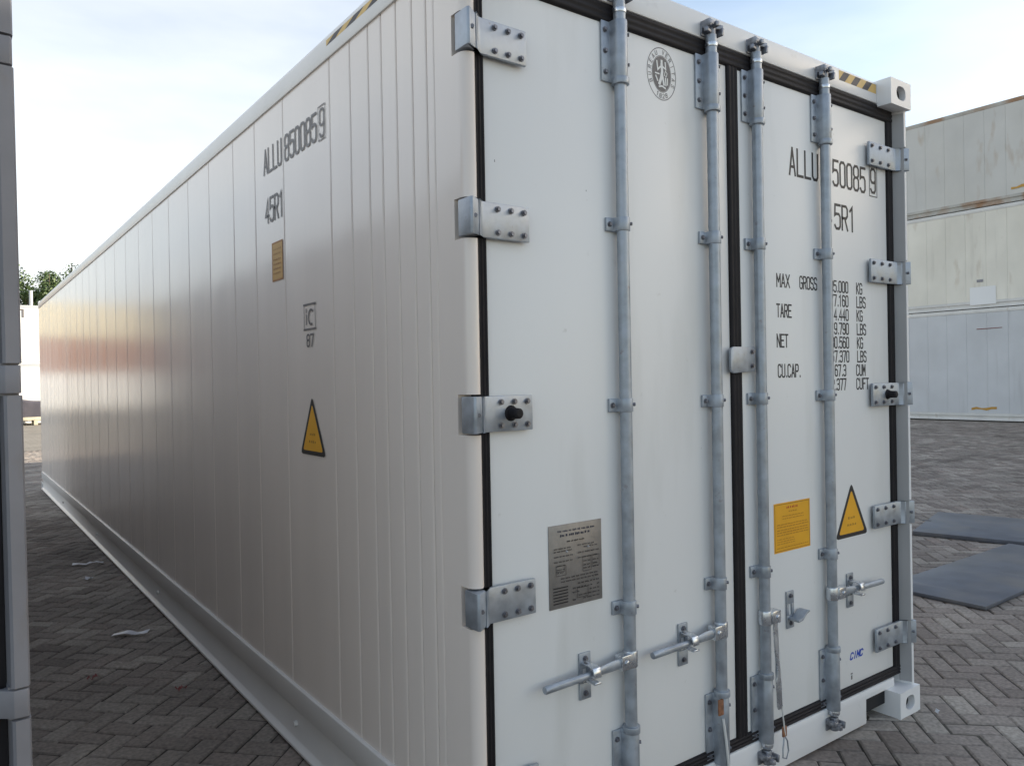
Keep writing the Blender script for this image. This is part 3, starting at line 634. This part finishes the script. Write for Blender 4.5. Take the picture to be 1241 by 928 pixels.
# data plate
dp = MB().box(.299, .519, DY-.003, DY-.0004, .853, 1.112).obj('data_plate', M['plate'], box_, .0008, label='grey metal data plate with etched print and rivets on the left door')
p = Print((0, DY-.003, 0), UX, UZ); rq = random.Random(5)
def words(pp, x0, x1, z, h, mi=0, fill=1.0, centre=False):
    x_ = x0
    while x_ < x1-.006:
        wl = rq.uniform(.008, .022)
        if x_+wl > x1: wl = x1-x_
        if rq.random() < fill:
            n_ = max(1, int(wl/(h*.75)))
            for k in range(n_): 
                xa = x_+wl*k/n_; pp.rect(xa, z+rq.uniform(0, h*.15), xa+wl/n_*.62, z+h*rq.uniform(.75, 1), mi)
        x_ += wl+.004
words(p, .335, .490, 1.088, .007, 1); words(p, .345, .475, 1.074, .008, 1); words(p, .372, .452, 1.055, .005)
for z_ in (1.036, 1.028, 1.012, .996): words(p, .318, .395, z_, .0045); words(p, .415, .505, z_+.002, .0045, fill=.8)
for xx, x1, z0, z1 in ((.325, .365, .955, .985), (.435, .470, .955, 1.000), (.475, .505, .965, 1.000), (.41, .455, .875, .905), (.325, .36, .968, .985)): p.stroke([(xx, z0), (x1, z0), (x1, z1), (xx, z1), (xx, z0)], .0012)
for z_ in (.962, .972, .984): words(p, .438, .468, z_, .005); words(p, .478, .503, z_, .005); words(p, .328, .362, z_, .004)
for z_ in (.942, .932): words(p, .345, .505, z_, .005)
for k in range(6): p.rect(.312, .868+.0095*k, .372, .8715+.0095*k)
for z_ in (.918, .905, .892, .88, .868): words(p, .392, .505, z_, .005, fill=.85)
p.obj('plate_print', [M['black'], M['navy']], dp)
mb = MB()
for xx, zz in ((.372, 1.026), (.462, 1.029)): mb.cyl((xx, DY-.003, zz), (xx, DY-.006, zz), .0042, 10, .003)
mb.obj('rivet', M['zinc'], dp)
# yellow notice
st = MB().box(1.446, 1.692, DY-.0012, DY-.0003, .857, 1.054).obj('warning_sticker', M['yellow'], box_, smooth=False, label='square yellow notice with rows of fine print on the right door')
p = Print((0, DY-.0012, 0), UX, UZ); p.stroke([(1.452, .863), (1.686, .863), (1.686, 1.048), (1.452, 1.048), (1.452, .863)], .0022, 1)
words(p, 1.530, 1.614, 1.028, .010, 2); words(p, 1.545, 1.60, 1.014, .005, 1)
for z_ in (.998, .988): words(p, 1.50, 1.645, z_, .0035, 1)
for z_ in (.966, .956, .944, .934, .924): words(p, 1.462, 1.676, z_, .004, 1)
for z_ in (.908, .899, .89): words(p, 1.462, 1.58, z_, .0035, 1)
words(p, 1.462, 1.676, .874, .0035, 1)
p.obj('sticker_print', [M['black'], M['brown'], M['red']], st)
# triangles
def triangle(o, ux, mats, mat_y, lab):
    o, ux = Vector(o), Vector(ux); uz = UZ
    def rtri(a, base, top_, c):       # rounded triangle outline around the origin at the base middle
        A, B, C = Vector((-a, base)), Vector((a, base)), Vector((0, top_)); P_ = []
        for q0, q1, q2 in ((C, A, B), (A, B, C), (B, C, A)):
            d0, d1 = (q0-q1).normalized(), (q2-q1).normalized()
            P_ += [q1+d0*c, q1+(d0+d1)*c*.28, q1+d1*c]
        return [tuple(v_) for v_ in P_]
    p = Print(o, ux, uz); p.poly(rtri(.130, 0, .238, .02), 0); p.poly(rtri(.102, .017, .205, .012), 1)
    words(p, -.028, .030, .078, .011, 2); words(p, -.036, .036, .048, .011, 2)
    return p.obj('warning_triangle', [M['black'], mat_y, M['brown']], box_, lab)
triangle((2.011, DY, .851), (1, 0, 0), None, M['yellow'], 'yellow warning triangle with black border on the right door')
triangle((-.0022, 1.193, 1.277), (0, -1, 0), None, M['yellow'], 'yellow warning triangle with black border on the long side wall')
# print on the side wall: reading direction is towards -y
def sp(y_, z_): return Print((-.0022, y_, z_), (0, -1, 0), UZ)
p = sp(1.712, 2.515); p.text(0, 0, 'ALLU', .104, .0600, .043, .0118); p.text(.268, 0, '850085', .104, .0600, .043, .0118)
p.text(.648, 0, '9', .104, .05, .040, .009); p.stroke([(.634, -.012), (.700, -.012), (.700, .118), (.634, .118), (.634, -.012)], .004)
p.obj('lettering', M['grey_print'], box_, 'container number in dark condensed capitals on the long side wall')
p = sp(1.702, 2.292); p.text(0, 0, '45R1', .104, .060, .043, .0118); p.obj('lettering', M['grey_print'], box_, 'size and type code in dark print on the long side wall')
p = sp(1.626, 2.018); p.rect(0, 0, .136, .172, 1); p.rect(.008, .008, .128, .164, 0)
for z_ in (.135, .115, .09, .07, .05, .03): words(p, .02, .118, z_, .008, 1)
p.obj('warning_sticker', [M['ochre'], M['brown']], box_, 'small ochre notice below the type code on the long side wall')
p = sp(1.264, 1.783); p.stroke([(0, 0), (.124, 0)], .008); p.stroke([(0, .1), (.124, .1)], .008); p.stroke([(.004, .004), (.004, .096)], .004); p.stroke([(.120, .004), (.120, .096)], .004)
p.stroke([(.028, .022), (.028, .058)], .008); p.stroke([(.028, .072), (.028, .080)], .008)
p.stroke([(.046+.03+.026*math.cos(R(a)), .048+.03*math.sin(R(a))) for a in range(50, 320, 30)], .009)
p.text(.030, -.068, '87', .046, .040, .028, .008); p.obj('emblem', M['grey_print'], box_, 'framed letters and a number below them on the long side wall')
# hazard stripes
def hazard(o, ux, n, wd, h):
    p = Print(o, ux, UZ); p.rect(0, 0, wd, h, 0); st_ = wd/(n+.3)
    for k in range(n): p.poly([(max(0, st_*k+st_*.0), 0), (min(wd, st_*k+st_*.5), 0), (min(wd, st_*k+st_*.95), h), (min(wd, st_*k+st_*.45), h)], 1)
    return p.obj('hazard_stripe', [M['faded_yellow'], M['faded_black']], box_, 'yellow and black hazard stripe along the top edge')
hazard((1.945, .064, 2.834), (1, 0, 0), 3, .305, .042)
hazard((-.009, .97, 2.831), (0, -1, 0), 4, .72, .022)
# small stains and pin hole
p = fp(); p.rect(1.985, .228, 1.996, .246); p.rect(1.983, .250, 1.998, .256); p.rect(.122, 2.205, .1245, 2.212); p.rect(.480, 2.165, .4825, 2.170); p.obj('scuff', M['grey_print'], box_)

# ------------------------------------------------------------------ neighbouring container at the left edge
NX, NY, NL, NH = -1.0395, .25, 9.1, 2.591
nb = thing('dark_doored_container', 'grey container with dark doors standing beside the white container, cut by the left edge', 'shipping container', (NX, NY, 0))
nb.rotation_euler = (0, -.0056, 0)
mb = MB(); HN = [2.315, 1.587, .868, .14]
cuts = [.118]
for z_ in reversed(HN): cuts += [z_-.036, z_+.036]
cuts += [NH-.118]
fullp = [(0, .012), (-.004, .004), (-.030, 0), (-.036, .006), (-.040, .05), (-.08, .2), (0, .2)]; back = [(-.006, .02), (-.042, .02), (-.042, .05), (-.08, .2), (-.006, .2)]
for i in range(len(cuts)-1): mb.prism(fullp if i % 2 == 0 else back, 2, cuts[i], cuts[i+1])
mb.obj('corner_post', M['grey_frame'], nb)
mb = MB(); mb.prism([(-CW-a, b_) for a, b_ in fullp], 2, .118, NH-.118); mb.obj('corner_post', M['grey_frame'], nb)
for z_ in HN:
    mb = MB(); mb.prism([(-.002, .05), (-.002, .008), (-.006, .003), (-.032, .002), (-.06, .028), (-.30, .028), (-.30, .040), (-.05, .040), (-.04, .05)], 2, z_-.031, z_+.031); mb.obj('hinge', M['grey_frame'], nb, .002)
for x0, sx in ((-CW, -1), (-.178, 1)):
    for y0, sy in ((0, -1), (NL-.162, 1)):
        for z0 in (0, NH-.118): casting(nb, x0, y0-.012 if sy < 0 else y0+.012, z0, sx, sy).data.materials[0] = M['grey_frame']
MB().box(-1.19, -.075, .05, .10, .17, 2.46).obj('door', M['navy'], nb, .003); MB().box(-2.36, -1.25, .05, .10, .17, 2.46).obj('door', M['navy'], nb, .003)
for a0, a1 in ((-.075, -.043), (-1.25, -1.19), (-2.395, -2.36)): MB().box(a0, a1, .055, .10, .17, 2.46).obj('door_gasket', M['rubber'], nb, smooth=False)
MB().box(-2.395, -.043, .04, .2, 2.462, 2.58).obj('door_header', M['grey_frame'], nb, .004); MB().box(-2.26, -.178, .04, .2, .012, .168).obj('door_sill', M['grey_frame'], nb, .004)
for xb in (-.36, -.86, -1.56, -2.06): MB().cyl((xb, .02, .08), (xb, .02, 2.53), .017, 14).obj('locking_bar', M['galv'], nb)
pm = None; npn = 18
for k in range(npn):
    y0 = .2+(NL-.4)*k/npn; y1 = .2+(NL-.4)*(k+1)/npn
    if pm is None: pm = MB().box(-.03, -.002, .002, y1-y0-.002, .2, 2.48).mesh('side_panel', M['grey_side'], .004, smooth=True)
    link('side_panel', pm, nb, None, (0, y0, 0))
MB().box(-.05, 0.004, .162, NL-.162, 2.482, 2.588).obj('top_rail', M['grey_frame'], nb, .006); MB().box(-.05, .006, .162, NL-.162, .012, .198).obj('bottom_rail', M['grey_frame'], nb, .006)
MB().box(-CW+.01, -.05, .2, NL-.05, 2.5, 2.57).obj('roof', M['grey_side'], nb); MB().box(-CW+.004, -CW+.05, .2, NL-.2, .05, 2.55).obj('side_wall', M['grey_side'], nb)
MB().box(-CW+.05, -.05, NL-.1, NL-.04, .05, 2.55).obj('end_wall', M['grey_side'], nb); MB().box(-CW+.06, -.06, .3, NL-.2, .1, .2).obj('floor', M['under'], nb)

# ------------------------------------------------------------------ old containers stacked across the yard (long side towards -x in local frame)
def plain_container(name, label, H, ms, mr, loc, rz, group, npan=24, L0=12.192, extras=None):
    c_ = thing(name, label, 'shipping container', loc, rz, group)
    # local: long side face on plane x=0 facing -x, length along +y
    st_ = (L0-.36)/npan
    me = MB().prism([(.03, .0012), (.004, .0012), (0, .012), (0, st_-.012), (.004, st_-.0012), (.03, st_-.0012)], 2, .20, H-.11).mesh('side_panel', ms, smooth=False)
    for k in range(npan): link('side_panel', me, c_, None, (0, .18+st_*k, 0))
    mb = MB(); mb.box(-.008, .10, .178, L0-.178, H-.108, H-.006); mb.obj('top_rail', mr, c_, .008)
    mb = MB(); mb.prism([(.10, .198), (-.010, .198), (-.010, .13), (.02, .12), (.02, .05), (-.012, .03), (-.012, .015), (.10, .015)], 1, .178, L0-.178); mb.obj('bottom_rail', mr, c_)
    for y0 in (.02, L0-.178): MB().box(-.006, .15, y0, y0+.158, .118, H-.118).obj('corner_post', mr, c_, .008)
    for y0 in (0, L0-.178):
        for z0 in (0, H-.118):
            MB().box(-.014, .15, y0, y0+.178, z0+.001, z0+.117).obj('corner_casting', mr, c_, .006)
    MB().box(.10, 2.42, .03, L0-.03, H-.06, H-.012).obj('roof', ms, c_); MB().box(2.39, 2.43, .02, L0-.02, .05, H-.06).obj('side_wall', ms, c_)
    for y0 in (.03, L0-.07): MB().box(.15, 2.39, y0, y0+.04, .05, H-.06).obj('end_wall', ms, c_)
    MB().box(.10, 2.38, .08, L0-.08, .12, .22).obj('floor', M['under'], c_)
    return c_
SX, SY = 20.4, 9.6-12.192
stk = [(.275, 2.896, 'old_blue', 'pale_rail'), (3.173, 2.591, 'old_cream', 'pale_rail'), (5.766, 2.591, 'old_grey', 'old_rail')]
labs = ['pale blue-grey old container on the ground at the bottom of the stack across the yard', 'cream old container in the middle of the stack across the yard', 'rusty-edged grey old container on top of the stack across the yard']
st1 = []
for (z_, H, a, b_), lab in zip(stk, labs):
    st1.append(plain_container('stacked_container', lab, H, M[a], M[b_], (SX, SY, z_), 0, 'old containers stacked across the yard'))
labs2 = ['bottom container of the unseen stack beyond the right edge of the picture', 'middle container of the unseen stack beyond the right edge of the picture', 'top container of the unseen stack beyond the right edge of the picture']
for (z_, H, a, b_), lab, src in zip(stk, labs2, st1):
    c_ = copy_tree(src); c_.location = (SX, SY-12.45, z_); c_['label'] = lab  # unseen second stack, added to keep the low sun off the yard
# marks on the old stack (y, z as seen)
def mark(parent, y_, z_, mats, name, fn, label=None):
    p = Print((-.0105, y_, z_), (0, -1, 0), UZ); fn(p); p.obj(name, mats, parent, label)
rq = random.Random(11)
def streaks(p):
    q = [(.12*k, rq.uniform(0, .04)) for k in range(6)]+[(.12*k, rq.uniform(.06, .12)) for k in range(5, -1, -1)]; p.poly(q)
Y_ = lambda y_: y_-SY
mark(st1[2], Y_(6.35), .30, [M['ochre']], 'rust_stain', streaks, 'orange rust stain low on the wall')
mark(st1[0], Y_(7.35), .27, [M['ochre']], 'rust_stain', streaks, 'orange rust stain low on the wall')
mark(st1[1], Y_(7.35), .10, [M['white_paint']], 'repair_patch', lambda p: p.rect(0, 0, .62, .46), 'white repair patch above the bottom rail')
mark(st1[1], Y_(7.18), .68, [M['bolt']], 'wall_fitting', lambda p: p.rect(0, 0, .15, .07))
mark(st1[0], Y_(7.75), 2.33, [M['redscrap']], 'scratch', lambda p: p.poly([(.55, .03), (1.15, .045), (1.15, .06), (.55, .05)]), 'reddish scratch near the top rail')

# ------------------------------------------------------------------ sunlit containers beyond the gap, seen directly and mirrored in the long side wall
ws = []
for k, lab in enumerate(('lower sunlit white container of the stack beyond the gap on the left', 'upper sunlit white container of the stack beyond the gap, trees above it')):
    ws.append(plain_container('white_container', lab, 2.591, M['white_paint'], M['white_paint'], (13.3, 38, .002+2.593*k-.0), R(90), 'white containers stacked beyond the gap', npan=12))
# rz=90deg: local +y -> -x, local -x face -> -y
p = Print((-.0105, 11.9, 2.16), (0, -1, 0), UZ); p.rect(0, .20, .26, .26); p.rect(.19, -.12, .26, .2); p.obj('wall_bracket', M['grey_print'], ws[1])
for k, (mm, lab) in enumerate((('white_paint', 'lower white container of the stack mirrored in the long side wall'), ('red_paint', 'red container of the stack mirrored in the long side wall'), ('cream_paint', 'cream container on top of the stack mirrored in the long side wall'))):
    plain_container('far_container', lab, 2.591, M[mm], M[mm], (-2.2, 63, .002+2.593*k), R(90), 'containers stacked far behind the neighbouring container', npan=12)
# post beyond the white stack
t_ = thing('metal_post', 'thin pale metal post rising behind the sunlit white containers', 'post', (2.16, 40.9, 0))
MB().box(-.12, .12, -.12, .12, -.01, .03).obj('base_plate', M['post'], t_, .005)
MB().cyl((0, 0, .03), (0, 0, 6.1), .075, 12).cyl((0, 0, 6.1), (0, 0, 6.14), .085, 12).obj('pole', M['post'], t_)
# covered load in front of the white stack
t_ = thing('covered_load', 'dark grey sheeted load on a pale pallet in front of the sunlit white containers', 'covered load', (1.9, 37.0, 0))
mb = MB(); n_ = 14
prf = lambda u: 1.08-.12*u+.03*math.sin(u*9)
rows_ = []
for i in range(n_+1):
    u = i/n_; x_ = -1.1+2.2*u; h_ = prf(u)
    rows_.append([mb.bm.verts.new((x_, y_, z_)) for y_, z_ in ((-.55, .34), (-.56-.015*math.sin(i*1.7), .6), (-.53, h_-.06), (-.46, h_), (0, h_+.03), (.46, h_), (.53, h_-.06), (.56, .6), (.55, .34))])
for A, B in zip(rows_, rows_[1:]):
    for k in range(8): mb.bm.faces.new((A[k], A[k+1], B[k+1], B[k]))
mb.bm.faces.new(rows_[0]); mb.bm.faces.new(rows_[-1][::-1]); mb.obj('tarpaulin', M['tarp'], t_)
mb = MB(); mb.box(-1.15, 1.15, -.6, .6, .20, .335)
mb.obj('pallet_deck', M['pallet'], t_, .01)
for x_ in (-1.0, 0, 1.0): MB().box(x_-.07, x_+.07, -.58, .58, 0, .198).obj('pallet_runner', M['pallet'], t_)

# ------------------------------------------------------------------ trees behind
def tree(x_, y_, H, rad, seed, lab):
    rg = random.Random(seed); t_ = thing('leafy_tree', lab, 'tree', (x_, y_, 0), 0, 'trees beyond the white containers')
    mb = MB(); mb.cyl((0, 0, 0), (.1, 0, H*.45), .26, 10, .16)
    for k in range(7):
        a = k*2.4; mb.cyl((.1*k/7, 0, H*(.3+.03*k)), (rad*.7*math.cos(a), rad*.7*math.sin(a), H*(.55+.05*k)), .10, 6, .03)
    mb.cyl((.1, 0, H*.45), (0, 0, H*.92), .16, 8, .03); mb.obj('trunk', M['bark'], t_)
    Vt, Fc, Tn = [], [], []; cl = []
    for k in range(44):
        while True:
            q = Vector((rg.uniform(-1, 1), rg.uniform(-1, 1), rg.uniform(-1, 1)))
            if q.length < 1: break
        cl.append((Vector((q.x*rad*.8, q.y*rad*.8, H*.66+q.z*H*.27)), rg.uniform(.24, .40)*rad, rg.random()))
    for c0, cr, tn in cl:
        for k in range(280):
            d = Vector((rg.gauss(0, 1), rg.gauss(0, 1), rg.gauss(0, 1))).normalized(); pp = c0+d*cr*rg.uniform(.55, 1.05)
            nn = (d+Vector((rg.uniform(-.8, .8), rg.uniform(-.8, .8), rg.uniform(-.2, .9)))).normalized(); a = nn.orthogonal().normalized(); b_ = nn.cross(a); s_ = rg.uniform(.07, .14); n0 = len(Vt)
            Vt += [tuple(pp+a*s_), tuple(pp+b_*s_*.6), tuple(pp-a*s_), tuple(pp-b_*s_*.6)]; Fc.append((n0, n0+1, n0+2, n0+3)); Tn += [min(1, max(0, tn*.6+rg.random()*.4))]*4
    me = bpy.data.meshes.new('crown'); me.from_pydata(Vt, [], Fc); me.attributes.new('tone', 'FLOAT', 'POINT').data.foreach_set('value', Tn); me.materials.append(M['leaf']); link('crown', me, t_)
tree(3.2, 76, 12.7, 3.0, 1, 'leftmost tree, its crown half cut by the grey container post')
tree(6.1, 74, 12.1, 2.6, 2, 'middle tree, its crown right behind the thin metal post')
tree(8.4, 79, 13.9, 2.8, 4, 'tallest and rightmost tree, its crown just above the long side wall')

# ------------------------------------------------------------------ steel plates lying on the pavement
pl1 = MB().box(4.26, 6.42, .46, 1.15, .004, .030).obj('steel_plate', M['steel_plate'], None, .004, label=None)
tag(pl1, 'nearer dark grey steel plate lying flat on the pavers at the right', 'steel plate', 'steel plates lying on the pavement')
mb = MB(); o_ = Vector((6.28, 1.93, 0)); e1 = Vector((1.26, .34, 0)).normalized(); e2 = Vector((.26, -.965, 0)).normalized()
q = [o_, o_+e1*1.28, o_+e1*1.28+e2*2.5, o_+e2*2.5]; mb.prism([(a.x, a.y) for a in q], 2, .004, .042)
pl2 = mb.obj('steel_plate', M['steel_plate'], None, .004); tag(pl2, 'farther steel plate lying askew behind the nearer one, small dark mark on it', 'steel plate', 'steel plates lying on the pavement')
p = Print((6.9, 2.05, .042), (.96, .26, 0), (-.26, .96, 0)); p.rect(0, 0, .06, .10); p.obj('mark', M['black'], pl2)

# ------------------------------------------------------------------ litter
def scrap(x_, y_, ln, wd, rz, lab, mt='scrap', seed=0, name='plastic_scrap', cat='litter'):
    rg = random.Random(seed); mb = MB(); n_ = 9; A, B = [], []
    for i in range(n_+1):
        u = i/n_; z_ = .006+.014*abs(math.sin(u*5+seed))+rg.uniform(0, .006); w2 = wd*(.35+.65*abs(math.sin(u*3.3+seed*1.3)))*.5; yo = rg.uniform(-.2, .2)*wd
        A.append(mb.bm.verts.new((ln*(u-.5), yo-w2, z_))); B.append(mb.bm.verts.new((ln*(u-.5), yo+w2, z_+rg.uniform(-.003, .012))))
    for i in range(n_): mb.bm.faces.new((A[i], A[i+1], B[i+1], B[i]))
    r = bmesh.ops.extrude_face_region(mb.bm, geom=mb.bm.faces[:]); bmesh.ops.translate(mb.bm, vec=(0, 0, .0015), verts=[v for v in r['geom'] if isinstance(v, bmesh.types.BMVert)])
    o = mb.obj(name, M[mt], None, 0, smooth=True, loc=(x_, y_, gz(x_)+.002)); o.rotation_euler = (0, 0, rz)
    return tag(o, lab, cat, 'litter in the gap')
scrap(-.20, 5.90, .24, .05, R(-10), 'farthest white plastic scrap in the dark gap, long and thin', seed=1)
scrap(-.28, 5.30, .07, .05, R(40), 'tiny pale scrap in the gap between the two white plastic strips', seed=2)
scrap(-.275, 3.55, .22, .05, R(-34), 'nearest and widest white plastic strip on the pavers in the dark gap', seed=3)
scrap(-.58, 2.87, .055, .02, R(0), 'red fleck on the pavers close to the grey container post', 'redscrap', 4)
scrap(-.24, 2.42, .06, .02, R(20), 'red fleck on the pavers close to the white bottom rail', 'redscrap', 5)
o = scrap(2.43, -.08, .016, .012, 0, 'tiny white chip on the pavers by the bottom right corner casting', 'scrap', 6); del o['group']
